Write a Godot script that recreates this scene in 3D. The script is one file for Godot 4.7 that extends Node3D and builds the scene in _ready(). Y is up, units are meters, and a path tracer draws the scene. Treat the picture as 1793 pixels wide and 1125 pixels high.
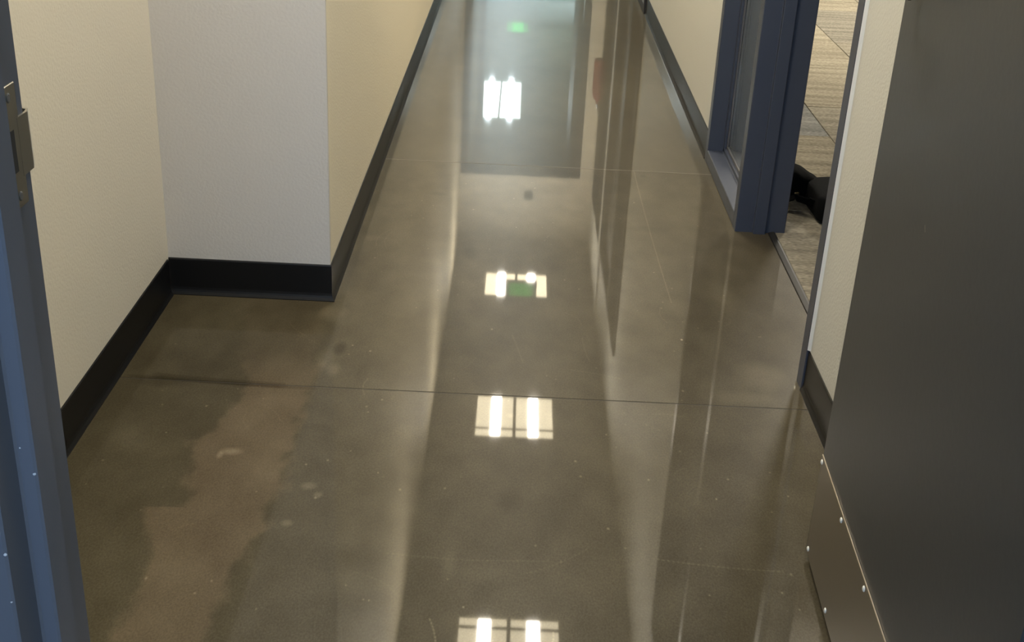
extends Node3D
# A corridor with a polished concrete floor, seen from a doorway. x to the right, y up; depths "d" below run forward (z = -d).

const CEIL := 2.743
var M := {}
var used := {}
var polish: Image
var rng := RandomNumberGenerator.new()


func _ready():
	rng.seed = 11
	# ---- camera, sky, exposure
	var cam := Camera3D.new()
	cam.name = "camera"
	cam.fov = 29.44885
	cam.keep_aspect = Camera3D.KEEP_HEIGHT
	cam.near = 0.02
	cam.far = 100.0
	cam.transform = Transform3D(Basis(Vector3(0.998843, 0.045552, -0.015399), Vector3(-0.04777, 0.903453, -0.426017), Vector3(-0.005493, 0.42626, 0.904584)), Vector3(0, 1.35, 0))
	add_child(cam)
	cam.make_current()
	var we := WorldEnvironment.new()
	we.name = "world_environment"
	var e := Environment.new()
	var sky := Sky.new()
	var sm := ProceduralSkyMaterial.new()
	sm.sky_top_color = Color(0.45, 0.60, 0.75)
	sm.sky_horizon_color = Color(0.80, 0.88, 0.86)
	sm.ground_bottom_color = Color(0.35, 0.36, 0.34)
	sm.ground_horizon_color = Color(0.62, 0.66, 0.64)
	sm.sky_energy_multiplier = 1.8
	sky.sky_material = sm
	e.background_mode = Environment.BG_SKY
	e.sky = sky
	e.tonemap_mode = Environment.TONE_MAPPER_LINEAR
	e.tonemap_exposure = 1.14
	e.sdfgi_enabled = true
	e.ssao_enabled = true
	e.ssil_enabled = true
	we.environment = e
	add_child(we)

	make_materials()
	build_shell()
	build_floor()
	build_baseboards()
	build_near_doorway()
	build_side_doorway()
	build_far_doors()
	build_end_doorway()
	build_side_room()
	build_lights()
	build_small_things()


# ------------------------------------------------------------------ materials
func mat(key: String, c: Color, rough := 0.6, metal := 0.0) -> StandardMaterial3D:
	var m := StandardMaterial3D.new()
	m.resource_name = key
	m.albedo_color = c
	m.roughness = rough
	m.metallic = metal
	M[key] = m
	return m


func relief(m: StandardMaterial3D, tex: Texture2D, strength: float, size: float):
	m.normal_enabled = true
	m.normal_texture = tex
	m.normal_scale = strength
	m.uv1_triplanar = true
	m.uv1_world_triplanar = true
	m.uv1_scale = Vector3.ONE / size


func noise_tex(freq: float, px: int, nrm: bool, seed_: int, bump := 4.0, oct := 3) -> NoiseTexture2D:
	var n := FastNoiseLite.new()
	n.seed = seed_
	n.noise_type = FastNoiseLite.TYPE_SIMPLEX_SMOOTH
	n.frequency = freq
	n.fractal_octaves = oct
	var t := NoiseTexture2D.new()
	t.width = px
	t.height = px
	t.seamless = true
	t.noise = n
	t.as_normal_map = nrm
	t.bump_strength = bump
	return t


func glow(key: String, c: Color, energy: float) -> StandardMaterial3D:
	var m := mat(key, c, 0.5)
	m.emission_enabled = true
	m.emission = c
	m.emission_energy_multiplier = energy
	return m


func make_materials():
	var peel := noise_tex(0.11, 512, true, 3, 5.0, 3)
	relief(mat("wall_paint", Color(0.85, 0.82, 0.755), 0.62), peel, 0.085, 0.55)
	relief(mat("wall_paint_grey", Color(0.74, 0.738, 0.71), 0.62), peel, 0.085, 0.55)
	relief(mat("wall_paint_cream", Color(0.92, 0.88, 0.785), 0.62), peel, 0.085, 0.55)
	relief(mat("wall_paint_corner", Color(0.79, 0.768, 0.742), 0.62), peel, 0.06, 0.55)
	mat("back_paint", Color(0.80, 0.81, 0.83), 0.8)
	mat("cool_paint", Color(0.74, 0.77, 0.77), 0.8)
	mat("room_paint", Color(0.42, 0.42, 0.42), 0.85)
	mat("ceiling_paint", Color(0.58, 0.56, 0.52), 0.9)
	var rub := mat("rubber", Color(0.055, 0.055, 0.06), 0.42)
	rub.metallic_specular = 0.4
	mat("strip_rubber", Color(0.10, 0.095, 0.09), 0.55)
	mat("joint_filler", Color(0.155, 0.14, 0.12), 0.7)
	var steel := mat("blue_paint", Color(0.235, 0.255, 0.305), 0.40)
	steel.metallic_specular = 0.4
	var steel2 := mat("jamb_paint", Color(0.29, 0.302, 0.335), 0.42)
	steel2.metallic_specular = 0.3
	var dg := mat("door_paint", Color(0.195, 0.205, 0.215), 0.42)
	relief(dg, noise_tex(0.05, 512, true, 8, 2.0, 3), 0.05, 0.5)
	mat("dark_door", Color(0.11, 0.105, 0.105), 0.65)
	mat("kick_metal", Color(0.52, 0.49, 0.445), 0.38, 0.85)
	mat("screw_metal", Color(0.88, 0.88, 0.86), 0.35, 0.35)
	mat("bright_edge", Color(0.86, 0.82, 0.75), 0.3, 0.9)
	mat("strike_metal", Color(0.52, 0.51, 0.48), 0.3, 0.9)
	mat("dark_metal", Color(0.07, 0.07, 0.075), 0.35, 0.6)
	mat("hole", Color(0.03, 0.03, 0.03), 0.9)
	mat("housing", Color(0.80, 0.78, 0.72), 0.5)
	mat("divider", Color(0.42, 0.40, 0.36), 0.6)
	glow("diffuser_glow", Color(1.0, 0.94, 0.80), 9.5)
	glow("tube_glow", Color(1.0, 0.96, 0.88), 20.0)
	glow("cool_diffuser_glow", Color(0.93, 1.0, 0.98), 8.0)
	glow("cool_tube_glow", Color(0.95, 1.0, 1.0), 9.0)
	glow("far_daylight_glow", Color(0.85, 1.0, 0.94), 0.6)
	glow("daylight_glow", Color(0.86, 0.93, 1.0), 2.0)
	glow("exit_glow", Color(0.06, 0.55, 0.22), 1.0)
	glow("exit_glow_far", Color(0.06, 0.60, 0.22), 2.6)
	mat("exit_panel", Color(0.02, 0.07, 0.035), 0.35)
	mat("exit_housing", Color(0.08, 0.09, 0.085), 0.5)
	mat("red_plastic", Color(0.48, 0.08, 0.06), 0.45)
	mat("sensor_plastic", Color(0.16, 0.15, 0.14), 0.5)
	var g := mat("glass", Color(0.9, 0.95, 0.95, 0.06), 0.02)
	g.transparency = BaseMaterial3D.TRANSPARENCY_ALPHA
	mat("bead", Color(0.36, 0.36, 0.37), 0.35, 0.3)
	mat("caulk", Color(0.86, 0.86, 0.85), 0.6)
	mat("chip", Color(0.62, 0.63, 0.65), 0.6)
	mat("pale_grout", Color(0.34, 0.32, 0.27), 0.7)
	var bag := mat("bag_fabric", Color(0.012, 0.012, 0.013), 0.95)
	relief(bag, noise_tex(0.25, 256, true, 21, 6.0, 2), 0.8, 0.08)
	bag.metallic_specular = 0.25
	var bag2 := mat("bag_panel", Color(0.014, 0.018, 0.026), 0.9)
	relief(bag2, noise_tex(0.25, 256, true, 22, 6.0, 2), 0.8, 0.08)
	bag2.metallic_specular = 0.25
	mat("brass", Color(0.80, 0.74, 0.58), 0.3, 1.0)
	make_floor_materials()
	make_carpet_materials()


const FX0 := -0.93
const FXW := 1.78
const FD0 := 0.84
const FDH := 3.61


func lerp_table(t: Array, v: float) -> float:
	if v <= t[0][0]:
		return t[0][1]
	for i in range(1, t.size()):
		if v <= t[i][0]:
			var a: float = t[i - 1][0]
			var b: float = t[i][0]
			return lerpf(t[i - 1][1], t[i][1], (v - a) / maxf(b - a, 1e-5))
	return t[-1][1]


func noise_bytes(freq: float, w: int, h: int, seed_: int, oct: int, type := FastNoiseLite.TYPE_SIMPLEX_SMOOTH) -> PackedByteArray:
	var n := FastNoiseLite.new()
	n.seed = seed_
	n.noise_type = type
	n.frequency = freq
	n.fractal_octaves = oct
	var im := n.get_image(w, h, false, false, true)
	im.convert(Image.FORMAT_L8)
	return im.get_data()


func concrete_image(w: int, h: int, sx: float, sy: float, stained: bool, seed_: int) -> Image:
	# sx, sy: pixels per metre; colours are the concrete's own, sRGB
	var big := noise_bytes(0.0042, w, h, seed_, 4)
	var mid := noise_bytes(0.018, w, h, seed_ + 1, 4)
	var fine := noise_bytes(0.43, w, h, seed_ + 2, 3)
	var out := PackedByteArray()
	var gloss := PackedByteArray()
	out.resize(w * h * 3)
	gloss.resize(w * h)
	gloss.fill(255)
	for y in h:
		var d := FD0 + y / sy
		var wob := 0.0
		var le := -9.0
		var re := -9.0
		if stained:
			le = lerp_table([[1.3, -0.60], [1.69, -0.625], [1.80, -0.628], [1.94, -0.69], [1.952, -0.69], [1.956, -0.615], [2.2, -0.653], [2.34, -0.60], [2.55, -0.62], [2.80, -0.68], [3.0, -0.70]], d)
			re = lerp_table([[1.3, -0.47], [1.69, -0.452], [1.86, -0.446], [1.89, -0.425], [2.05, -0.42], [2.35, -0.424], [2.51, -0.425], [2.75, -0.442], [2.95, -0.45]], d)
		for x in w:
			var i := y * w + x
			var v := 0.0
			v += (big[i] - 128) * 0.05
			v += (mid[i] - 128) * (0.045 if stained else 0.03)
			v += (fine[i] - 128) * (0.085 if stained else 0.02)
			var r := 70.0 + v
			var g := 64.0 + v
			var b := 50.0 + v * 0.9
			if stained:
				var px := FX0 + x / sx
				wob = (mid[i] - 128) * 0.00022
				var s := clampf((px + wob - le) / 0.022, 0, 1) * clampf((re - px + wob) / 0.022, 0, 1)
				if d > 2.4:
					s *= clampf(1.0 - (d - 2.4) / 0.35, 0.25, 1.0)
				r += 13.0 * s
				g += 9.0 * s
				b += 7.0 * s
				# the grinder never reached the margin along the near wall: less polish there
				var dull := clampf((-0.43 - px) / 0.02 + 0.5, 0, 1) if d < 2.95 else 0.0
				gloss[i] = int(255.0 * (1.0 - 0.62 * dull) * clampf(0.93 + (mid[i] - 128) * 0.0006, 0, 1))
				if px < -0.43:
					# unpolished margin beside the near wall
					var k := 1.0 - s
					r -= 2.0 * k
					g -= 2.0 * k
					b -= 3.0 * k
			out[i * 3] = clampi(int(r), 0, 255)
			out[i * 3 + 1] = clampi(int(g), 0, 255)
			out[i * 3 + 2] = clampi(int(b), 0, 255)
	polish = Image.create_from_data(w, h, false, Image.FORMAT_L8, gloss)
	return Image.create_from_data(w, h, false, Image.FORMAT_RGB8, out)


func dab(im: Image, sx: float, sy: float, x: float, d: float, rx: float, rd: float, amount: float):
	# a soft patch of paler or darker cement; radii in metres
	var cx := (x - FX0) * sx
	var cy := (d - FD0) * sy
	var ax := maxf(rx * sx, 0.8)
	var ay := maxf(rd * sy, 0.8)
	for py in range(maxi(0, int(cy - ay * 1.5)), mini(im.get_height(), int(cy + ay * 1.5) + 2)):
		for px in range(maxi(0, int(cx - ax * 1.5)), mini(im.get_width(), int(cx + ax * 1.5) + 2)):
			var q := Vector2((px - cx) / ax, (py - cy) / ay).length()
			var s := clampf(1.5 - q, 0, 1) * amount * 0.8 / 255.0
			if s != 0.0:
				var c := im.get_pixel(px, py)
				im.set_pixel(px, py, Color(c.r + s, c.g + s * 0.97, c.b + s * 0.88))


func scratch(im: Image, sx: float, sy: float, a: Vector2, b: Vector2, bend: float, width: float, amount: float):
	var n := int(a.distance_to(b) / 0.0025) + 2
	var side := (b - a).orthogonal()
	for k in n:
		var t := float(k) / (n - 1)
		var p := a.lerp(b, t) + side * bend * sin(PI * t)
		dab(im, sx, sy, p.x, p.y, width, width, amount * (0.55 + 0.45 * sin(k * 1.7 + a.x * 40.0)))


func make_floor_materials():
	var w := 1024
	var h := 1280
	var sx := w / FXW
	var sy := h / FDH
	var im := concrete_image(w, h, sx, sy, true, 40)
	var r := RandomNumberGenerator.new()
	r.seed = 5
	# pale specks where the aggregate was chipped
	for k in 240:
		var s := r.randf_range(0.0008, 0.0026)
		dab(im, sx, sy, r.randf_range(-0.88, 0.7), r.randf_range(1.2, 4.3), s, s * 1.4, r.randf_range(14, 58))
	for k in 46:
		var a := Vector2(r.randf_range(-0.6, 0.6), r.randf_range(1.3, 4.2))
		var t := r.randf_range(0, TAU)
		scratch(im, sx, sy, a, a + Vector2(cos(t), sin(t)) * r.randf_range(0.03, 0.16), r.randf_range(-0.15, 0.15), 0.0011, r.randf_range(5, 17))
	for k in 60:
		dab(im, sx, sy, r.randf_range(-0.85, 0.7), r.randf_range(1.2, 4.4), r.randf_range(0.01, 0.05), r.randf_range(0.01, 0.06), r.randf_range(-9, 10))
	# worn pale patches
	for p in [[-0.555, 2.165, 0.020, 0.012, 34], [-0.575, 2.15, 0.006, 0.012, 34], [-0.375, 2.05, 0.014, 0.012, 26], [-0.352, 2.02, 0.008, 0.010, 26], [-0.43, 2.60, 0.02, 0.05, 16], [-0.40, 2.55, 0.014, 0.03, 18], [0.62, 2.62, 0.05, 0.06, 20], [0.55, 2.50, 0.07, 0.03, 12], [0.60, 3.1, 0.03, 0.1, 12], [0.45, 2.80, 0.0028, 0.004, 110], [-0.445, 2.86, 0.03, 0.04, 14], [0.02, 2.37, 0.008, 0.010, 20], [-0.395, 1.92, 0.010, 0.010, 26], [-0.40, 2.66, 0.013, 0.03, -26], [-0.77, 2.45, 0.06, 0.02, -10]]:
		dab(im, sx, sy, p[0], p[1], p[2], p[3], p[4])
	scratch(im, sx, sy, Vector2(-0.86, 2.472), Vector2(-0.43, 2.452), 0.01, 0.006, -2.2)
	scratch(im, sx, sy, Vector2(-0.80, 2.478), Vector2(-0.50, 2.458), 0.01, 0.010, -1.2)
	# long pale hairline and the grout line across the right half
	scratch(im, sx, sy, Vector2(0.43, 4.3), Vector2(0.447, 3.03), 0.004, 0.0016, 26)
	scratch(im, sx, sy, Vector2(0.30, 1.86), Vector2(0.53, 1.84), 0.02, 0.0016, 20)
	scratch(im, sx, sy, Vector2(-0.20, 1.84), Vector2(0.10, 1.84), 0.03, 0.0015, 14)
	scratch(im, sx, sy, Vector2(0.06, 1.80), Vector2(0.17, 1.88), 0.05, 0.0014, 12)
	scratch(im, sx, sy, Vector2(-0.09, 1.57), Vector2(-0.105, 1.66), 0.05, 0.0014, 40)
	scratch(im, sx, sy, Vector2(0.10, 1.60), Vector2(0.105, 1.64), 0.05, 0.0018, 55)
	scratch(im, sx, sy, Vector2(0.14, 1.58), Vector2(0.19, 1.57), -0.2, 0.0014, 34)
	M.concrete = floor_mat("concrete", im)
	M.concrete_far = floor_mat("concrete_far", concrete_image(512, 1024, 512 / FXW, 1024 / 6.4, false, 77))


func floor_mat(key: String, im: Image) -> StandardMaterial3D:
	im.generate_mipmaps()
	var m := mat(key, Color.WHITE, 0.34)
	m.albedo_texture = ImageTexture.create_from_image(im)
	m.metallic_specular = 0.135
	m.clearcoat_enabled = true
	m.clearcoat = 0.72
	m.clearcoat_texture = ImageTexture.create_from_image(polish)
	m.clearcoat_roughness = 0.026
	return m


func make_carpet_materials():
	for k in 4:
		var w := 128
		var h := 256
		var streak := FastNoiseLite.new()
		streak.seed = 60 + k
		streak.frequency = 0.02
		streak.fractal_octaves = 3
		var fuzz := noise_bytes(0.45, w, h, 70 + k, 2)
		var base: Color = [Color(0.515, 0.49, 0.435), Color(0.48, 0.475, 0.455), Color(0.535, 0.505, 0.44), Color(0.47, 0.45, 0.405)][k]
		var im := Image.create(w, h, false, Image.FORMAT_RGB8)
		for y in h:
			for x in w:
				var v := streak.get_noise_2d(x * 0.35, y * 3.2) * 0.10 + (fuzz[y * w + x] - 128) * 0.0009
				im.set_pixel(x, y, Color(base.r + v, base.g + v, base.b + v * 0.9))
		im.generate_mipmaps()
		var m := mat("carpet_%d" % k, Color.WHITE, 0.95)
		m.albedo_texture = ImageTexture.create_from_image(im)
		m.metallic_specular = 0.2


# ------------------------------------------------------------------ mesh helpers (depth d runs forward: z = -d)
func V(x: float, y: float, d: float) -> Vector3:
	return Vector3(x, y, -d)


func mb() -> SurfaceTool:
	var st := SurfaceTool.new()
	st.begin(Mesh.PRIMITIVE_TRIANGLES)
	return st


func face(st: SurfaceTool, pts: Array, out: Vector3, uvs: Array = []):
	var n: Vector3 = ((pts[1] - pts[0]) as Vector3).cross(pts[2] - pts[0]).normalized()
	var flip := n.dot(out) > 0.0      # front faces run clockwise
	if n.dot(out) < 0.0:
		n = -n
	var ax := n.abs()
	for k in range(1, pts.size() - 1):
		for j in ([0, k + 1, k] if flip else [0, k, k + 1]):
			var p: Vector3 = pts[j]
			st.set_normal(n)
			if uvs.size():
				st.set_uv(uvs[j])
			elif ax.y > 0.6:
				st.set_uv(Vector2(p.x, p.z))
			elif ax.x > 0.6:
				st.set_uv(Vector2(p.z, p.y))
			else:
				st.set_uv(Vector2(p.x, p.y))
			st.add_vertex(p)


func box(st: SurfaceTool, lo: Vector3, hi: Vector3, c := 0.0, xf := Transform3D.IDENTITY):
	# a box with chamfered edges
	var mid := (lo + hi) / 2.0
	var half := ((hi - lo) / 2.0).abs()
	c = minf(c, half[half.min_axis_index()] * 0.9)
	var put := func(p: Vector3) -> Vector3: return xf * (mid + p)
	for a in 3:
		var b := (a + 1) % 3
		var d := (a + 2) % 3
		for s in [-1.0, 1.0]:
			var quad := []
			for q in [[-1, -1], [1, -1], [1, 1], [-1, 1]]:
				var p := Vector3.ZERO
				p[a] = s * half[a]
				p[b] = q[0] * (half[b] - c)
				p[d] = q[1] * (half[d] - c)
				quad.append(put.call(p))
			var n := Vector3.ZERO
			n[a] = s
			face(st, quad, xf.basis * n)
			if c > 0.0:
				for t in [-1.0, 1.0]:
					var edge := []
					for q in [[0, -1], [0, 1], [1, 1], [1, -1]]:
						var p := Vector3.ZERO
						p[a] = s * (half[a] - (c if q[0] else 0.0))
						p[b] = t * (half[b] - (0.0 if q[0] else c))
						p[d] = q[1] * (half[d] - c)
						edge.append(put.call(p))
					var m := Vector3.ZERO
					m[a] = s
					m[b] = t
					face(st, edge, xf.basis * m)
	if c > 0.0:
		for s in [Vector3(-1, -1, -1), Vector3(-1, -1, 1), Vector3(-1, 1, -1), Vector3(-1, 1, 1), Vector3(1, -1, -1), Vector3(1, -1, 1), Vector3(1, 1, -1), Vector3(1, 1, 1)]:
			var t := []
			for a in 3:
				var p: Vector3 = s * (half - Vector3.ONE * c)
				p[a] = s[a] * half[a]
				t.append(put.call(p))
			face(st, t, xf.basis * s)


func bd(st: SurfaceTool, x0: float, x1: float, y0: float, y1: float, d0: float, d1: float, c := 0.0):
	box(st, Vector3(minf(x0, x1), minf(y0, y1), -maxf(d0, d1)), Vector3(maxf(x0, x1), maxf(y0, y1), -minf(d0, d1)), c)


func eased(poly: PackedVector2Array, c: float) -> PackedVector2Array:
	# every corner of a profile cut by a small chamfer
	var out := PackedVector2Array()
	var n := poly.size()
	for i in n:
		var p := poly[i]
		var a := (poly[(i + n - 1) % n] - p)
		var b := (poly[(i + 1) % n] - p)
		var k := minf(c, minf(a.length(), b.length()) * 0.3)
		out.append(p + a.normalized() * k)
		out.append(p + b.normalized() * k)
	return out


func sweep_profile(st: SurfaceTool, poly: PackedVector2Array, o: Vector3, u: Vector3, v: Vector3, w: Vector3):
	# the profile poly (in u, v) drawn along w from o, closed at both ends
	if Geometry2D.is_polygon_clockwise(poly):
		poly.reverse()
	var n := poly.size()
	for i in n:
		var a := poly[i]
		var b := poly[(i + 1) % n]
		var t := b - a
		var side := u * t.y - v * t.x
		var pa := o + u * a.x + v * a.y
		var pb := o + u * b.x + v * b.y
		face(st, [pa, pb, pb + w, pa + w], side)
	var tri := Geometry2D.triangulate_polygon(poly)
	for k in range(0, tri.size(), 3):
		var f := []
		for j in 3:
			f.append(o + u * poly[tri[k + j]].x + v * poly[tri[k + j]].y)
		face(st, f, -w)
		face(st, [f[0] + w, f[1] + w, f[2] + w], w)


func turned(st: SurfaceTool, base: Vector3, axis: Vector3, profile: Array, n := 20):
	# a lathe: profile of [radius, height along the axis]
	var z := axis.normalized()
	var x := (Vector3.UP if absf(z.y) < 0.9 else Vector3.RIGHT).cross(z).normalized()
	var y := z.cross(x)
	for i in profile.size() - 1:
		for k in n:
			var a0 := TAU * k / n
			var a1 := TAU * (k + 1) / n
			var q := []
			for s in [[i, a0], [i, a1], [i + 1, a1], [i + 1, a0]]:
				var pr: Array = profile[s[0]]
				q.append(base + z * pr[1] + (x * cos(s[1]) + y * sin(s[1])) * pr[0])
			var am := (a0 + a1) / 2
			var dr: float = profile[i + 1][0] - profile[i][0]
			var dh: float = profile[i + 1][1] - profile[i][1]
			var nrm := (x * cos(am) + y * sin(am)) * dh - z * dr
			if profile[i][0] < 1e-6:
				face(st, [q[0], q[2], q[3]], nrm)
			elif profile[i + 1][0] < 1e-6:
				face(st, [q[0], q[1], q[2]], nrm)
			else:
				face(st, q, nrm)


func soft_block(st: SurfaceTool, xf: Transform3D, r: Vector3, pw: float, bulge := 0.0):
	# a stuffed rounded block (superellipsoid), smooth shaded
	var nu := 28
	var nv := 16
	var f := func(t: float) -> float: return signf(t) * pow(absf(t), pw)
	var grid := []
	for j in nv + 1:
		var row := []
		for i in nu + 1:
			var a := TAU * i / nu
			var b := PI * j / nv - PI / 2
			var p := Vector3(f.call(cos(b)) * f.call(cos(a)), f.call(sin(b)), f.call(cos(b)) * f.call(sin(a)))
			var wr := 1.0 + bulge * sin(p.x * 7.0 + p.y * 4.0) * cos(p.z * 6.0 + p.y * 5.0)
			row.append(xf * (p * r * wr))
		grid.append(row)
	st.set_smooth_group(0)
	for j in nv:
		for i in nu:
			var q := [grid[j][i], grid[j][i + 1], grid[j + 1][i + 1], grid[j + 1][i]]
			var mid: Vector3 = (q[0] + q[1] + q[2] + q[3]) / 4.0
			for t in [[0, 1, 2], [0, 2, 3]]:
				var n: Vector3 = (q[t[1]] - q[t[0]]).cross(q[t[2]] - q[t[0]])
				if n.length() < 1e-12:
					continue
				var order: Array = [t[0], t[2], t[1]] if n.dot(mid - xf.origin) > 0 else t
				for k in order:
					st.set_uv(Vector2(q[k].x, q[k].y))
					st.add_vertex(q[k])
	st.index()
	st.generate_normals()


func band(st: SurfaceTool, pts: Array, side: Vector3, wide: float, thick: float):
	# a flat strap along points
	for i in pts.size() - 1:
		var a: Vector3 = pts[i]
		var b: Vector3 = pts[i + 1]
		var t := (b - a).normalized()
		var s := (side - t * side.dot(t)).normalized()
		var u := t.cross(s)
		var q := func(p: Vector3, i1: float, i2: float) -> Vector3: return p + s * wide * 0.5 * i1 + u * thick * 0.5 * i2
		for w in [[s, 1, -1, 1, 1], [-s, -1, -1, -1, 1], [u, -1, 1, 1, 1], [-u, -1, -1, 1, -1]]:
			face(st, [q.call(a, w[1], w[2]), q.call(a, w[3], w[4]), q.call(b, w[3], w[4]), q.call(b, w[1], w[2])], w[0])
		face(st, [q.call(a, -1, -1), q.call(a, 1, -1), q.call(a, 1, 1), q.call(a, -1, 1)], -t)
		face(st, [q.call(b, -1, -1), q.call(b, 1, -1), q.call(b, 1, 1), q.call(b, -1, 1)], t)


# ------------------------------------------------------------------ object helpers
func numbered(called: String) -> String:
	if not used.has(called):
		used[called] = 0
		return called
	used[called] += 1
	return "%s_%03d" % [called, used[called]]


func part(called: String, st: SurfaceTool, m: Material, parent: Node) -> MeshInstance3D:
	var o := MeshInstance3D.new()
	o.name = called
	o.mesh = st.commit()
	o.material_override = m
	o.cast_shadow = GeometryInstance3D.SHADOW_CASTING_SETTING_ON
	parent.add_child(o, true)
	return o


func tag(o: Node, label: String, category: String, group := "", kind := ""):
	o.set_meta("label", label)
	o.set_meta("category", category)
	if group:
		o.set_meta("group", group)
	if kind:
		o.set_meta("kind", kind)


func base(called: String, label: String, category: String, group := "", kind := "") -> Node3D:
	var o := Node3D.new()
	o.name = numbered(called)
	add_child(o)
	tag(o, label, category, group, kind)
	return o


func single(called: String, st: SurfaceTool, m: Material, label: String, category: String, group := "", kind := "") -> MeshInstance3D:
	var o := part(numbered(called), st, m, self)
	tag(o, label, category, group, kind)
	return o


func copy(o: Node3D, label: String) -> Node3D:
	var c: Node3D = o.duplicate()
	c.name = numbered(String(o.name))
	add_child(c)
	c.set_meta("label", label)
	return c


# ------------------------------------------------------------------ the shell
func wall(called: String, boxes: Array, m: Material, label: String):
	var st := mb()
	for b in boxes:
		bd(st, b[0], b[1], b[2], b[3], b[4], b[5])
	single(called, st, m, label, "wall", "", "structure")


func build_shell():
	var H := CEIL
	wall("wall_left", [[-0.61, -0.463, 0, H, 2.952, 10.44]], M.wall_paint_cream, "long beige wall on the left side of the corridor beyond the corner")
	wall("wall_corner", [[-1.0, -0.463, 0, H, 2.94, 2.952], [-1.0, -0.61, 0, H, 2.952, 3.08]], M.wall_paint_corner, "short wall stub facing the doorway above the black baseboard")
	wall("wall_alcove", [[-1.0, -0.885, 0, H, 0.99, 2.94]], M.wall_paint, "near beige wall beside the left door jamb")
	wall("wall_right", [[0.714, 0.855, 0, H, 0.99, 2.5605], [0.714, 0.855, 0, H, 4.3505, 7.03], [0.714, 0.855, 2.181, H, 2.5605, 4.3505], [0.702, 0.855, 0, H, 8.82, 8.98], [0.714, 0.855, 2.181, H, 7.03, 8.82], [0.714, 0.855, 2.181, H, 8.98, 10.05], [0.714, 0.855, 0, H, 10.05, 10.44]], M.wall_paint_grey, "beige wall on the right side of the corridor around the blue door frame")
	wall("wall_end", [[-1.8, -0.462, 0, H, 10.44, 10.58], [0.602, 2.2, 0, H, 10.44, 10.58], [-0.462, 0.602, 2.131, H, 10.44, 10.58]], M.wall_paint, "end wall of the corridor above the far door opening")
	wall("wall_front", [[-2.6, -0.4645, 0, H, 0.858, 0.99], [0.6565, 2.6, 0, H, 0.858, 0.99], [-0.4645, 0.6565, 2.2, H, 0.858, 0.99]], M.wall_paint, "wall holding the near doorway the picture is taken through")
	# the room behind the camera
	wall("wall_back", [[-2.6, -0.7, 0, H, -1.34, -1.2], [0.5, 2.6, 0, H, -1.34, -1.2], [-0.7, 0.5, 0, 0.85, -1.34, -1.2], [-0.7, 0.5, 2.25, H, -1.34, -1.2], [-2.7, -2.6, 0, H, -1.34, 0.99], [2.6, 2.7, 0, H, -1.34, 0.99]], M.back_paint, "pale walls of the room behind the near doorway")
	# the side room: its far, near and outer walls
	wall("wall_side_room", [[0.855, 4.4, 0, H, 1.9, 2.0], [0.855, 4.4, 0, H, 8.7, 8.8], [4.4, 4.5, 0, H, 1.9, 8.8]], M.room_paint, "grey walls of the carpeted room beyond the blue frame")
	# the room beyond the end door
	wall("wall_end_room", [[-1.9, -1.8, 0, H, 10.44, 20.1], [2.2, 2.3, 0, H, 10.44, 20.1], [-1.8, 0.12, 0, H, 20.0, 20.1], [0.95, 2.2, 0, H, 20.0, 20.1], [0.12, 0.95, 2.35, H, 20.0, 20.1], [0.12, 0.95, 0, 0.9, 20.0, 20.1]], M.cool_paint, "cool grey walls of the room beyond the end of the corridor")
	var st := mb()
	bd(st, -2.7, 4.5, CEIL, CEIL + 0.1, -1.34, 20.1)
	single("ceiling", st, M.ceiling_paint, "flat grey ceiling over the corridor, seen mirrored in the floor", "ceiling", "", "structure")
	# the bright daylight window behind the camera
	var bw := base("window_3", "bright daylight window in the back room behind the camera", "window", "", "structure")
	var bf := mb()
	for q in [[-0.7, -0.66, 0.85, 2.25], [0.46, 0.5, 0.85, 2.25], [-0.66, 0.46, 0.85, 0.89], [-0.66, 0.46, 2.21, 2.25]]:
		bd(bf, q[0], q[1], q[2], q[3], -1.30, -1.22, 0.003)
	part("window_frame", bf, M.blue_paint, bw)
	var bp := mb()
	bd(bp, -0.66, 0.46, 0.89, 2.21, -1.27, -1.26)
	part("bright_pane", bp, M.daylight_glow, bw)
	var al := AreaLight3D.new()
	al.name = "window_light"
	al.area_size = Vector2(1.12, 1.32)
	al.area_normalize_energy = true
	al.light_color = Color(0.70, 0.84, 1.0)
	al.light_energy = 4.8
	al.area_range = 30.0
	al.area_attenuation = 2.0
	al.shadow_enabled = true
	al.position = V(-0.1, 1.55, -1.25)
	bw.add_child(al, true)
	# window at the very end, seen only mirrored
	var wn := base("window_2", "small daylight window at the far end of the end room", "window", "", "structure")
	var f := mb()
	bd(f, 0.12, 0.16, 0.9, 2.35, 20.0, 20.1, 0.004)
	bd(f, 0.91, 0.95, 0.9, 2.35, 20.0, 20.1, 0.004)
	bd(f, 0.16, 0.91, 0.9, 0.94, 20.0, 20.1, 0.004)
	bd(f, 0.16, 0.91, 2.31, 2.35, 20.0, 20.1, 0.004)
	part("window_frame", f, M.blue_paint, wn)
	var p := mb()
	bd(p, 0.16, 0.91, 0.94, 2.31, 20.047, 20.053)
	part("bright_pane", p, M.far_daylight_glow, wn)
	var wl := AreaLight3D.new()
	wl.name = "window_light"
	wl.area_size = Vector2(0.72, 1.34)
	wl.area_normalize_energy = true
	wl.light_color = Color(0.85, 1.0, 0.94)
	wl.light_energy = 0.55
	wl.area_range = 30.0
	wl.area_attenuation = 2.0
	wl.shadow_enabled = true
	wl.transform = Transform3D(Basis(Vector3.UP, PI), V(0.535, 1.625, 19.99))
	wn.add_child(wl, true)


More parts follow.
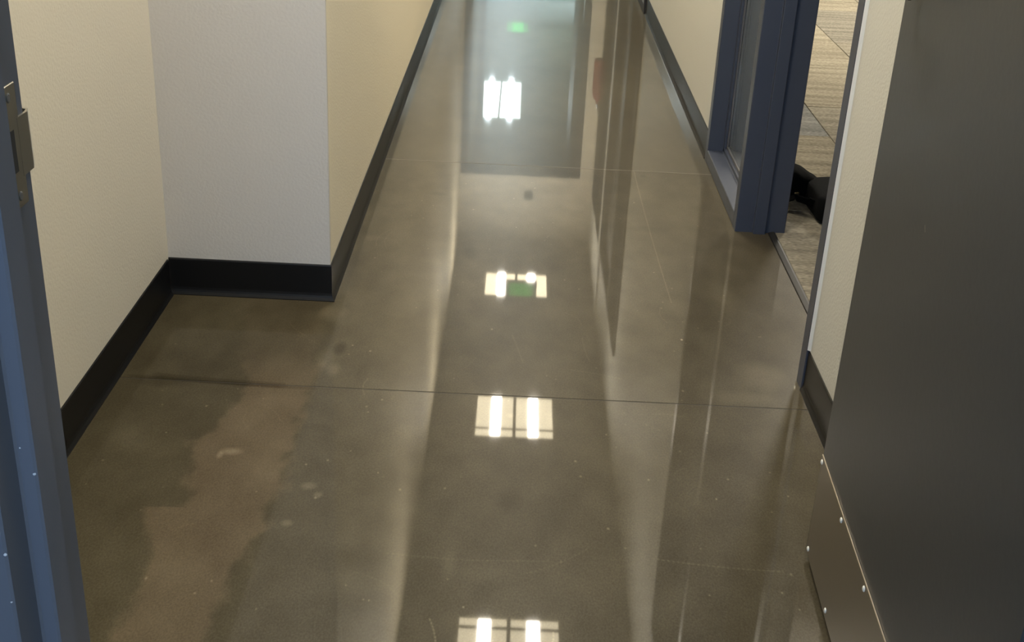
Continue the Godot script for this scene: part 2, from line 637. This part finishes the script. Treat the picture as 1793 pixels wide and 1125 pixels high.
# ------------------------------------------------------------------ floor
func slab(x0: float, x1: float, d0: float, d1: float, near: bool, parent: Node):
	var st := mb()
	var y := 0.0
	var c := 0.0012
	var uv := func(p: Vector3) -> Vector2:
		if near:
			return Vector2((p.x - FX0) / FXW, (-p.z - FD0) / FDH)
		return Vector2((p.x - FX0) / FXW, (-p.z - 4.165) / 6.4)
	var a := [V(x0 + c, y, d0 + c), V(x1 - c, y, d0 + c), V(x1 - c, y, d1 - c), V(x0 + c, y, d1 - c)]
	var b := [V(x0, y - c, d0), V(x1, y - c, d0), V(x1, y - c, d1), V(x0, y - c, d1)]
	face(st, a, Vector3.UP, a.map(uv))
	for i in 4:
		var j := (i + 1) % 4
		var q := [a[i], a[j], b[j], b[i]]
		var out: Vector3 = (b[i] + b[j]) * 0.5 - (b[0] + b[2]) * 0.5
		face(st, q, out.normalized() + Vector3.UP, q.map(uv))
		var dn := Vector3.DOWN * 0.1
		var r := [b[i], b[j], b[j] + dn, b[i] + dn]
		face(st, r, out, r.map(uv))
	var bt := b.map(func(p): return p + Vector3.DOWN * 0.1)
	face(st, bt, Vector3.DOWN, bt.map(uv))
	part("slab", st, M.concrete if near else M.concrete_far, parent)


func build_floor():
	var fl := base("floor", "polished grey brown concrete floor running down the corridor", "floor", "", "structure")
	var g := 0.0010
	slab(-0.92, 0.811, 0.86, 2.462 - g, true, fl)
	slab(-0.92, 0.811, 2.462 + g, 4.165 - g * 0.6, true, fl)
	slab(-0.92, 0.811, 4.165 + g * 0.6, 10.45, false, fl)
	slab(-1.8, 2.2, 10.452, 20.0, false, fl)
	slab(-2.6, 2.6, -1.2, 0.858, false, fl)
	var joints := [2.462, 4.165]
	for k in 2:
		var st := mb()
		bd(st, -0.92, 0.811, -0.05, -0.0007 if k == 0 else 0.0002, joints[k] - 0.0025, joints[k] + 0.0025)
		part("joint_filler", st, M.joint_filler if k == 0 else M.pale_grout, fl)
	# carpet tiles of the side room
	var cf := base("floor_2", "beige and grey striped carpet tiles in the room beyond the blue frame", "floor", "", "structure")
	var sub := mb()
	bd(sub, 0.812, 4.4, -0.1, -0.008, 2.0, 8.7)
	part("underlay", sub, M.strip_rubber, cf)
	var tiles := {}
	var kx := 0
	var x := 0.832
	while x < 3.6:
		var d := 2.02 - (0.45 if kx % 2 else 0.0)
		var kd := 0
		while d < 8.6:
			var d0 := maxf(d, 2.001)
			var d1 := minf(d + 0.9, 8.699)
			var st := mb()
			var s := 0.0016
			var lo := Vector3(x + s, -0.0085, -d1 + s)
			var hi := Vector3(x + 0.42 - s, 0.001 + 0.0006 * ((kx * 3 + kd * 2) % 3), -d0 - s)
			box(st, lo, hi, 0.0015)
			var o := part("carpet_tile", st, M["carpet_%d" % ((kx * 2 + kd * 3 + (kx * kd) % 2) % 4)], cf)
			d += 0.9
			kd += 1
		x += 0.42
		kx += 1
	var t := mb()
	var prof := eased(PackedVector2Array([Vector2(0.8115, -0.02), Vector2(0.8315, -0.02), Vector2(0.8315, 0.004), Vector2(0.826, 0.0055), Vector2(0.813, 0.0025), Vector2(0.8115, 0.001)]), 0.0006)
	sweep_profile(t, prof, V(0, 0, 2.585), Vector3.RIGHT, Vector3.UP, V(0, 0, 1.045))
	single("trim_3", t, M.strip_rubber, "dark rubber transition strip between concrete floor and carpet", "floor trim", "", "structure")


# ------------------------------------------------------------------ baseboards
func baseboard(called: String, path: Array, label: String):
	# black rubber cove base: a thin strip with a rounded top and a toe, its back along the path; the room is on the right-hand side
	var st := mb()
	var t := 0.0035
	var h := 0.1016
	var prof := [Vector2(0, 0), Vector2(0.0105, 0), Vector2(0.0105, 0.002), Vector2(0.0085, 0.0048), Vector2(0.006, 0.009), Vector2(0.0044, 0.014), Vector2(t, 0.021), Vector2(t, h - 0.004), Vector2(t * 0.75, h - 0.0012), Vector2(t * 0.4, h), Vector2(0, h)]
	var rows := []
	for i in path.size():
		var p: Vector2 = path[i]
		var n := Vector2.ZERO
		var norms := []
		if i > 0:
			var q: Vector2 = (p - path[i - 1]).normalized()
			norms.append(Vector2(q.y, -q.x))
		if i < path.size() - 1:
			var q: Vector2 = (path[i + 1] - p).normalized()
			norms.append(Vector2(q.y, -q.x))
		n = norms[0]
		if norms.size() == 2:
			n = (norms[0] + norms[1]).normalized()
			n /= n.dot(norms[0])
		var row := []
		for k in prof:
			var w: Vector2 = p + n * k.x
			row.append(V(w.x, k.y, w.y))
		rows.append(row)
	for i in path.size() - 1:
		var q: Vector2 = (path[i + 1] - path[i]).normalized()
		var out := V(q.y, 0, -q.x)
		for k in prof.size() - 1:
			var e: Vector2 = prof[k + 1] - prof[k]
			var nrm := out * e.y - Vector3.UP * e.x
			face(st, [rows[i][k], rows[i + 1][k], rows[i + 1][k + 1], rows[i][k + 1]], nrm)
		face(st, [rows[i][0], rows[i + 1][0], rows[i + 1][-1], rows[i][-1]], -out)
	for s in [0, path.size() - 1]:
		var tri := Geometry2D.triangulate_polygon(PackedVector2Array(prof))
		var q: Vector2 = (path[1] - path[0]).normalized() if s == 0 else (path[-1] - path[-2]).normalized()
		for k in range(0, tri.size(), 3):
			face(st, [rows[s][tri[k]], rows[s][tri[k + 1]], rows[s][tri[k + 2]]], V(q.x, 0, q.y) * (-1 if s == 0 else 1))
	single(called, st, M.rubber, label, "baseboard", "", "structure")


func build_baseboards():
	var e := 0.0002
	baseboard("baseboard_alcove", [Vector2(-0.885 + e, 1.0), Vector2(-0.885 + e, 2.925)], "black rubber baseboard along the near left wall")
	baseboard("baseboard_corner", [Vector2(-0.885 + e, 2.94 - e), Vector2(-0.463 + e, 2.94 - e), Vector2(-0.463 + e, 2.9505)], "black rubber baseboard under the short wall facing the doorway")
	baseboard("baseboard_left", [Vector2(-0.463 + e, 2.951), Vector2(-0.463 + e, 10.43)], "long black baseboard along the left corridor wall")
	baseboard("baseboard_right", [Vector2(0.714 - e, 7.03), Vector2(0.714 - e, 4.352)], "long baseboard along the right corridor wall beyond the blue frame")
	baseboard("baseboard_door", [Vector2(0.714 - e, 2.559), Vector2(0.714 - e, 1.0)], "short baseboard piece between blue frame and open grey door")


# ------------------------------------------------------------------ the near doorway
func jamb_profile(xf: float, into: float, d: Array) -> PackedVector2Array:
	# double rabbet jamb in plan: (x, depth); xf the rabbet face, into +1 when the opening lies to +x; d: front, stop front, stop back, back
	var s := into
	return PackedVector2Array([Vector2(xf - s * 0.05, d[0]), Vector2(xf, d[0]), Vector2(xf, d[1]), Vector2(xf + s * 0.0155, d[1]), Vector2(xf + s * 0.0155, d[2]), Vector2(xf, d[2]), Vector2(xf, d[3]), Vector2(xf - s * 0.05, d[3])])


func build_near_doorway():
	var fr := base("trim_1", "blue grey steel door jamb with latch strike plate, left of the near doorway", "door frame", "", "structure")
	var d := [0.848, 0.893, 0.9335, 1.0]
	for s in [[-0.4136, 1.0], [0.606, -1.0]]:
		var st := mb()
		sweep_profile(st, eased(jamb_profile(s[0], s[1], d), 0.0022), V(0, 0, 0), Vector3.RIGHT, V(0, 0, 1), Vector3(0, 2.146, 0))
		part("jamb", st, M.jamb_paint, fr)
	var hd := mb()
	# the head: the same profile turned, y for x
	var hp := jamb_profile(2.146, -1.0, d)
	sweep_profile(hd, eased(hp, 0.0022), V(-0.4636, 0, 0), Vector3.UP, V(0, 0, 1), Vector3(1.1196, 0, 0))
	part("head", hd, M.jamb_paint, fr)
	# strike plate on the rabbet face, its lip bent out past the corner
	var sp := mb()
	bd(sp, -0.4138, -0.4118, 0.978, 1.082, 0.952, 0.984, 0.0006)
	var lip := PackedVector2Array([Vector2(0.980, -0.4136), Vector2(0.980, -0.4116), Vector2(1.002, -0.4114), Vector2(1.010, -0.4140), Vector2(1.0115, -0.4195), Vector2(1.0095, -0.4195), Vector2(1.008, -0.4150), Vector2(1.0015, -0.4136)])
	sweep_profile(sp, lip, Vector3(0, 1.002, 0), V(0, 0, 1), Vector3.RIGHT, Vector3(0, 0.05, 0))
	var plate := part("strike_plate", sp, M.strike_metal, fr)
	plate.set_meta("label", "worn steel strike plate with latch hole")
	var ho := mb()
	bd(ho, -0.4121, -0.4115, 1.009, 1.045, 0.957, 0.971, 0.0002)
	part("latch_hole", ho, M.hole, plate)
	for y in [0.988, 1.072]:
		var sc := mb()
		turned(sc, V(-0.4119, y, 0.968), Vector3.RIGHT, [[0.0, -0.001], [0.0042, -0.001], [0.0042, 0.0004], [0.003, 0.0010], [0.0, 0.0011]], 14)
		part("screw", sc, M.bead, plate)

	for q in [[-0.4005, 0.761, 0.893, 0.0022], [-0.4095, 0.787, 0.893, 0.0015], [-0.4150, 0.708, 0.848, 0.0024], [-0.4160, 0.658, 0.848, 0.0014]]:
		var pc := mb()
		turned(pc, V(q[0], q[1], q[2] + 0.0004), V(0, 0, -1), [[0.0, -0.0003], [q[3] * 0.7, -0.0003], [q[3] * 0.5, 0.0007], [0.0, 0.0009]], 7)
		var chip := part("paint_chip", pc, M.chip, fr)
		chip.set_meta("label", "pale chip in the blue paint")
	# the door leaf, swung open against the right side
	var door := base("door_1", "large open dark grey door with screwed metal kick plate, right foreground", "door", "", "structure")
	var hinge := V(0.5469, 0.0, 1.008)
	door.position = hinge
	door.rotation.y = -atan(0.040)
	var W := 0.8868
	var T := 0.0445
	# local: leaf runs along -z from 0 to W, its near face at x = 0, body towards +x
	var lf := mb()
	bd(lf, 0.0, T, 0.012, 2.128, 0.0, W, 0.0018)
	part("leaf", lf, M.door_paint, door)
	var sf := mb()
	box(sf, Vector3(-0.0004, -0.0055, -0.0008), Vector3(0.0003, 0.0055, 0.0008), 0.0002, Transform3D(Basis(Vector3.RIGHT, -0.7), V(0.0, 0.775, 0.574)))
	var scuff := part("scuff", sf, M.strike_metal, door)
	scuff.set_meta("label", "small pale scratch")
	var kp := mb()
	bd(kp, -0.0016, -0.0001, 0.017, 0.2215, 0.02, W - 0.002, 0.0004)
	var kick := part("kick_plate", kp, M.kick_metal, door)
	kick.set_meta("label", "brown grey metal kick plate")
	var ke := mb()
	bd(ke, -0.0021, -0.0003, 0.2216, 0.2240, 0.02, W - 0.002, 0.0005)
	var edge := part("plate_edge", ke, M.bright_edge, kick)
	edge.set_meta("label", "bright polished top edge")
	var spots := []
	for k in 5:
		spots.append([W - 0.0085 - k * 0.183, 0.211])
		spots.append([W - 0.020 - k * 0.179, 0.030])
	for s in spots:
		if s[0] > 0.02:
			var sc := mb()
			turned(sc, V(-0.0012, s[1], s[0]), Vector3.LEFT, [[0.0, -0.0002], [0.0050, -0.0002], [0.0050, 0.0010], [0.0041, 0.0022], [0.0022, 0.0030], [0.0, 0.0032]], 14)
			part("screw", sc, M.screw_metal, kick)
	for s in [-1.0, 1.0]:
		var hn := base_part("lever_handle", door)
		var ox := 0.0 if s < 0 else T
		var rose := mb()
		turned(rose, V(ox + s * 0.0002, 1.068, W - 0.07), Vector3(s, 0, 0), [[0.0, 0.0], [0.027, 0.0], [0.027, 0.006], [0.024, 0.010], [0.011, 0.011], [0.010, 0.040], [0.0, 0.040]], 24)
		part("rose", rose, M.dark_metal, hn)
		var lv := mb()
		bd(lv, ox + s * 0.036, ox + s * 0.050, 1.058, 1.078, W - 0.082, W - 0.19, 0.005)
		part("lever", lv, M.dark_metal, hn)
	for y in [0.25, 1.07, 1.88]:
		var hg := mb()
		turned(hg, V(T + 0.006, y - 0.055, -0.004), Vector3.UP, [[0.0, 0.0], [0.006, 0.0], [0.006, 0.11], [0.0, 0.11]], 14)
		part("hinge", hg, M.strike_metal, door)
	var lp := mb()
	bd(lp, 0.009, T - 0.009, 0.96, 1.17, W - 0.0002, W + 0.0012, 0.0004)
	part("latch_plate", lp, M.strike_metal, door)


func base_part(called: String, parent: Node) -> Node3D:
	var o := Node3D.new()
	o.name = called
	parent.add_child(o, true)
	return o


# ------------------------------------------------------------------ the blue doorway with sidelight on the right
func side_profile(d: float, into: float) -> PackedVector2Array:
	# jamb in plan with x as depth through the wall; d the reveal, into +1 when the opening lies further
	var s := into
	return PackedVector2Array([Vector2(0.706, d - s * 0.05), Vector2(0.706, d), Vector2(0.761, d), Vector2(0.761, d + s * 0.0155), Vector2(0.799, d + s * 0.0155), Vector2(0.799, d), Vector2(0.863, d), Vector2(0.863, d - s * 0.05)])


func mullion_profile(a: float, b: float) -> PackedVector2Array:
	return PackedVector2Array([Vector2(0.706, a), Vector2(0.761, a), Vector2(0.761, a - 0.0155), Vector2(0.799, a - 0.0155), Vector2(0.799, a), Vector2(0.863, a), Vector2(0.863, b), Vector2(0.799, b), Vector2(0.799, b + 0.0155), Vector2(0.761, b + 0.0155), Vector2(0.761, b), Vector2(0.706, b)])


func build_side_doorway():
	var fr := base("trim_2", "dark blue steel door and sidelight frame in the right wall", "door frame", "", "structure")
	var H := 2.13
	var st := mb()
	sweep_profile(st, eased(side_profile(2.61, 1.0), 0.002), Vector3.ZERO, Vector3.RIGHT, V(0, 0, 1), Vector3(0, H, 0))
	part("jamb", st, M.blue_paint, fr)
	st = mb()
	sweep_profile(st, eased(mullion_profile(3.603, 3.655), 0.002), Vector3.ZERO, Vector3.RIGHT, V(0, 0, 1), Vector3(0, H, 0))
	part("mullion", st, M.blue_paint, fr)
	st = mb()
	sweep_profile(st, eased(side_profile(4.30, -1.0), 0.002), Vector3.ZERO, Vector3.RIGHT, V(0, 0, 1), Vector3(0, H, 0))
	part("jamb", st, M.blue_paint, fr)
	st = mb()
	var head := PackedVector2Array([Vector2(0.706, H), Vector2(0.761, H), Vector2(0.761, H - 0.0155), Vector2(0.799, H - 0.0155), Vector2(0.799, H), Vector2(0.863, H), Vector2(0.863, H + 0.05), Vector2(0.706, H + 0.05)])
	sweep_profile(st, eased(head, 0.002), V(0, 0, 2.56), Vector3.RIGHT, Vector3.UP, V(0, 0, 1.79))
	part("head", st, M.blue_paint, fr)
	st = mb()
	var y := 0.048
	var sill := PackedVector2Array([Vector2(0.706, 0.0), Vector2(0.706, y), Vector2(0.761, y), Vector2(0.761, y + 0.0155), Vector2(0.799, y + 0.0155), Vector2(0.799, y), Vector2(0.863, y), Vector2(0.863, 0.0)])
	sweep_profile(st, eased(sill, 0.002), V(0, 0, 3.655), Vector3.RIGHT, Vector3.UP, V(0, 0, 0.645))
	part("sill", st, M.blue_paint, fr)
	st = mb()
	sweep_profile(st, PackedVector2Array([Vector2(0.7138, 2.5598), Vector2(0.7138, 2.553), Vector2(0.7075, 2.5588), Vector2(0.7068, 2.5598)]), Vector3(0, 0.105, 0), Vector3.RIGHT, V(0, 0, 1), Vector3(0, 2.07, 0))
	var ck := part("caulk", st, M.caulk, fr)
	ck.set_meta("label", "white caulk bead along the frame")
	# the sidelight: a pane held by beads against the stop
	var w := base("window_1", "narrow glass sidelight beside the blue mullion", "window", "", "structure")
	st = mb()
	bd(st, 0.777, 0.783, y + 0.0155, H - 0.0155, 3.6715, 4.2835)
	part("pane", st, M.glass, w)
	st = mb()
	bd(st, 0.770, 0.776, y + 0.0155, y + 0.026, 3.672, 4.283, 0.001)
	bd(st, 0.770, 0.776, y + 0.026, H - 0.026, 4.273, 4.283, 0.001)
	bd(st, 0.770, 0.776, y + 0.026, H - 0.026, 3.672, 3.682, 0.001)
	bd(st, 0.770, 0.776, H - 0.026, H - 0.0155, 3.672, 4.283, 0.001)
	part("glazing_bead", st, M.bead, w)


# ------------------------------------------------------------------ doors further along the right wall (seen mirrored in the floor)
func build_far_doors():
	var H := 2.131
	var a := base("door_2", "dark closed door and sidelight further along the right wall, mirrored in the floor", "door", "", "structure")
	var st := mb()
	bd(st, 0.700, 0.85, 0, H, 7.031, 7.081, 0.003)
	bd(st, 0.700, 0.85, 0, H, 7.72, 7.77, 0.003)
	bd(st, 0.700, 0.85, 0, H, 8.769, 8.819, 0.003)
	bd(st, 0.700, 0.85, H, H + 0.05, 7.031, 8.819, 0.003)
	bd(st, 0.700, 0.85, 0, 0.05, 7.081, 7.72, 0.003)
	part("frame", st, M.dark_door, a)
	st = mb()
	bd(st, 0.745, 0.79, 0.01, H - 0.003, 7.773, 8.766, 0.002)
	part("leaf", st, M.dark_door, a)
	st = mb()
	bd(st, 0.76, 0.775, 0.05, H, 7.081, 7.72, 0.001)
	part("panel", st, M.dark_door, a)
	st = mb()
	turned(st, V(0.745, 1.04, 7.85), Vector3.LEFT, [[0.0, 0.0], [0.026, 0.0], [0.024, 0.009], [0.010, 0.010], [0.009, 0.045], [0.0, 0.045]], 16)
	bd(st, 0.695, 0.709, 1.03, 1.05, 7.84, 7.96, 0.004)
	part("lever_handle", st, M.strike_metal, a)
	var b := base("door_3", "last dark door on the right before the corridor end, mirrored in the floor", "door", "", "structure")
	st = mb()
	bd(st, 0.700, 0.85, 0, H, 8.981, 9.031, 0.003)
	bd(st, 0.700, 0.85, 0, H, 9.999, 10.049, 0.003)
	bd(st, 0.700, 0.85, H, H + 0.05, 8.981, 10.049, 0.003)
	part("frame", st, M.dark_door, b)
	st = mb()
	bd(st, 0.745, 0.79, 0.01, H - 0.003, 9.034, 9.996, 0.002)
	part("leaf", st, M.dark_door, b)
	var e := base("fire_extinguisher", "small red fire extinguisher on the far right, mirrored dimly in the floor", "extinguisher")
	st = mb()
	turned(st, V(0.655, 0.86, 9.62), Vector3.UP, [[0.0, 0.0], [0.045, 0.0], [0.05, 0.01], [0.05, 0.27], [0.042, 0.31], [0.018, 0.335], [0.016, 0.36], [0.0, 0.36]], 20)
	part("cylinder", st, M.red_plastic, e)
	st = mb()
	bd(st, 0.648, 0.662, 1.22, 1.25, 9.55, 9.66, 0.003)
	part("valve", st, M.dark_metal, e)
	st = mb()
	bd(st, 0.694, 0.744, 0.93, 1.13, 9.60, 9.64, 0.002)
	part("bracket", st, M.dark_metal, e)


func build_end_doorway():
	var fr := base("trim_4", "grey steel frame of the door opening at the corridor end, mirrored in the floor", "door frame", "", "structure")
	var st := mb()
	for x in [[-0.461, -0.40], [-0.335, -0.285], [0.548, 0.601]]:
		bd(st, x[0], x[1], 0, 2.08, 10.43, 10.59, 0.003)
	bd(st, -0.461, 0.601, 2.08, 2.13, 10.43, 10.59, 0.003)
	part("frame", st, M.dark_door, fr)
	st = mb()
	bd(st, -0.40, -0.335, 0.0, 2.08, 10.50, 10.507)
	part("pane", st, M.glass, fr)
	var dr := base("door_4", "door leaf standing open beyond the corridor end, mirrored in the floor", "door", "", "structure")
	st = mb()
	bd(st, 0.502, 0.546, 0.01, 2.075, 10.60, 11.45, 0.002)
	part("leaf", st, M.dark_door, dr)
	st = mb()
	bd(st, 0.496, 0.501, 0.98, 1.12, 11.33, 11.40, 0.001)
	part("latch_plate", st, M.strike_metal, dr)


# ------------------------------------------------------------------ the side room's bag
func build_side_room():
	var bg := base("bag", "black fabric bag slumped on the carpet behind the blue mullion", "bag")
	var st := mb()
	soft_block(st, Transform3D(Basis(Vector3.UP, 0.05), V(1.20, 0.052, 3.80)), Vector3(0.225, 0.051, 0.125), 0.30, 0.015)
	part("body", st, M.bag_panel, bg)
	st = mb()
	soft_block(st, Transform3D(Basis(Vector3.UP, 0.25) * Basis(Vector3.BACK, -0.45), V(0.945, 0.072, 3.93)), Vector3(0.085, 0.048, 0.085), 0.7, 0.05)
	part("flap", st, M.bag_fabric, bg)
	st = mb()
	band(st, [V(0.90, 0.035, 3.83), V(0.93, 0.052, 3.81), V(0.97, 0.05, 3.77), V(1.01, 0.04, 3.72), V(1.05, 0.006, 3.665)], Vector3(0.5, 0.3, 0.9), 0.04, 0.004)
	var strap := part("strap", st, M.bag_fabric, bg)
	st = mb()
	box(st, Vector3(-0.008, -0.005, -0.003), Vector3(0.008, 0.005, 0.003), 0.0015, Transform3D(Basis(Vector3.UP, 0.4), V(0.935, 0.060, 3.82)))
	var bk := part("buckle", st, M.brass, strap)
	bk.set_meta("label", "small brass buckle")


# ------------------------------------------------------------------ lights
func area(parent: Node, at: Vector3, sx: float, sd: float, c: Color, energy: float):
	var l := AreaLight3D.new()
	l.name = "lamp_light"
	l.area_size = Vector2(sx, sd)
	l.area_normalize_energy = true
	l.light_color = c
	l.light_energy = energy
	l.area_range = 30.0
	l.area_attenuation = 2.0
	l.shadow_enabled = true
	l.transform = Transform3D(Basis(Vector3.RIGHT, -PI / 2), at)
	parent.add_child(l, true)


func troffer(at: Vector3, hx: float, hd: float, cool: bool, energy: float, label: String, group: String, cross: Array, called := "ceiling_light"):
	# a recessed troffer: rim, glowing lens, two tubes, a spine between them; the lens lies at the ceiling plane
	var o := base(called, label, "ceiling light", group)
	o.position = at
	var st := mb()
	var r := 0.022
	bd(st, -hx - r, -hx, -0.006, 0.0, -hd - r, hd + r, 0.001)
	bd(st, hx, hx + r, -0.006, 0.0, -hd - r, hd + r, 0.001)
	bd(st, -hx, hx, -0.006, 0.0, -hd - r, -hd, 0.001)
	bd(st, -hx, hx, -0.006, 0.0, hd, hd + r, 0.001)
	part("rim", st, M.housing, o)
	st = mb()
	bd(st, -hx, hx, -0.003, -0.0002, -hd, hd)
	part("diffuser", st, M.cool_diffuser_glow if cool else M.diffuser_glow, o)
	var c := Color(0.90, 0.98, 1.0) if cool else Color(1.0, 0.968, 0.905)
	for s in [-1.0, 1.0]:
		st = mb()
		var x: float = s * hx * 0.49
		sweep_profile(st, PackedVector2Array([Vector2(x - 0.032, -0.003), Vector2(x - 0.026, -0.0065), Vector2(x + 0.026, -0.0065), Vector2(x + 0.032, -0.003)]), V(0, 0, -hd + 0.012), Vector3.RIGHT, Vector3.UP, V(0, 0, hd * 2 - 0.024))
		part("tube", st, M.cool_tube_glow if cool else M.tube_glow, o)
		area(o, V(x, -0.0085, 0), 0.062, hd * 2 - 0.03, c, energy / 2)
	st = mb()
	bd(st, -0.010, 0.010, -0.008, -0.003, -hd, hd, 0.001)
	part("spine", st, M.divider, o)
	for k in cross:
		st = mb()
		bd(st, -hx, hx, -0.006, -0.003, k * hd - 0.012, k * hd + 0.012, 0.001)
		part("cross_bar", st, M.divider, o)


func build_lights():
	var grp := "troffers along the corridor ceiling"
	troffer(V(0.092, CEIL, 4.80), 0.255, 0.255, false, 3.4, "ceiling light mirrored nearest the bottom edge of the floor", grp, [-0.3, 0.72])
	troffer(V(0.092, CEIL, 7.165), 0.255, 0.265, false, 3.4, "two-tube ceiling light mirrored whole in the middle of the floor", grp, [-0.62])
	troffer(V(0.075, CEIL, 9.39), 0.255, 0.225, false, 3.4, "ceiling light mirrored behind the green exit sign", grp, [])
	troffer(V(-0.10, CEIL, 2.45), 0.255, 0.255, false, 3.4, "ceiling light over the near end of the corridor, out of the mirror's view", grp, [-0.62])
	troffer(V(-0.20, CEIL, 15.3), 0.262, 0.86, true, 20.0, "cool white ceiling light mirrored high on the floor", "cool lights", [-0.35, 0.55])
	troffer(V(1.45, CEIL, 18.7), 0.262, 0.262, true, 12.0, "second cool ceiling light at the far right of the end room", "cool lights", [])
	troffer(V(1.45, CEIL, -0.4), 0.30, 0.60, true, 1.0, "cool white ceiling light behind the camera", "cool lights", [0.0])
	troffer(V(2.4, CEIL, 7.2), 0.30, 0.60, false, 16.0, "ceiling light in the carpeted side room", "side room light", [0.0])


func exit_sign(at: Vector3, w: float, h: float, m: Material, power: float, label: String):
	var o := base("exit_sign", label, "exit sign", "hanging exit signs")
	o.position = at
	var st := mb()
	bd(st, -w / 2, w / 2, -h / 2, h / 2, -0.008, 0.008, 0.002)
	part("panel", st, M.exit_panel, o)
	st = mb()
	bd(st, -w / 2 - 0.01, w / 2 + 0.01, h / 2 + 0.0005, h / 2 + 0.03, -0.02, 0.02, 0.003)
	part("housing", st, M.exit_housing, o)
	st = mb()
	turned(st, V(0, h / 2 + 0.03, 0), Vector3.UP, [[0.0, 0.0], [0.008, 0.0], [0.008, CEIL - at.y - h / 2 - 0.03], [0.0, CEIL - at.y - h / 2 - 0.03]], 10)
	part("stem", st, M.exit_housing, o)
	var t := TextMesh.new()
	t.text = "EXIT"
	var f := SystemFont.new()
	f.font_names = PackedStringArray(["Droid Sans"])
	f.font_weight = 700
	t.font = f
	t.font_size = 64
	t.pixel_size = h * 0.0125
	t.depth = 0.003
	var o2 := MeshInstance3D.new()
	o2.name = "lettering"
	o2.mesh = t
	o2.material_override = m
	o2.position = V(0, 0, -0.0096)
	o.add_child(o2, true)
	var l := AreaLight3D.new()
	l.name = "sign_light"
	l.area_size = Vector2(w * 0.72, h * 0.72)
	l.area_normalize_energy = true
	l.light_color = Color(0.12, 1.0, 0.30)
	l.light_energy = power
	l.area_range = 30.0
	l.area_attenuation = 2.0
	l.shadow_enabled = true
	l.transform = Transform3D(Basis(Vector3.UP, PI), V(0, 0, -0.014))
	o.add_child(l, true)


func build_small_things():
	exit_sign(V(0.11, 2.515, 8.8), 0.245, 0.15, M.exit_glow, 0.006, "green hanging exit sign mirrored before the third ceiling light")
	exit_sign(V(-0.02, 2.42, 18.2), 0.26, 0.20, M.exit_glow_far, 0.008, "far green exit sign mirrored near the top of the floor")
	var o := base("wall_sensor", "small dark sensor above the far door, mirrored in the floor", "sensor")
	var st := mb()
	bd(st, 0.115, 0.186, 2.276, 2.350, 10.405, 10.4398, 0.006)
	part("body", st, M.sensor_plastic, o)
	st = mb()
	turned(st, V(0.15, 2.31, 10.405), V(0, 0, -1), [[0.0, -0.001], [0.02, -0.001], [0.017, 0.008], [0.0, 0.012]], 16)
	part("lens", st, M.dark_metal, o)
	var v := base("ceiling_vent", "dark slotted ceiling vent in the end room, mirrored faintly", "vent")
	st = mb()
	bd(st, -0.16, 0.36, CEIL - 0.012, CEIL - 0.0005, 16.90, 17.22, 0.003)
	part("frame", st, M.divider, v)
	for k in 6:
		st = mb()
		bd(st, -0.13, 0.33, CEIL - 0.020, CEIL - 0.0125, 16.93 + k * 0.046, 16.955 + k * 0.046, 0.001)
		part("slat", st, M.sensor_plastic, v)
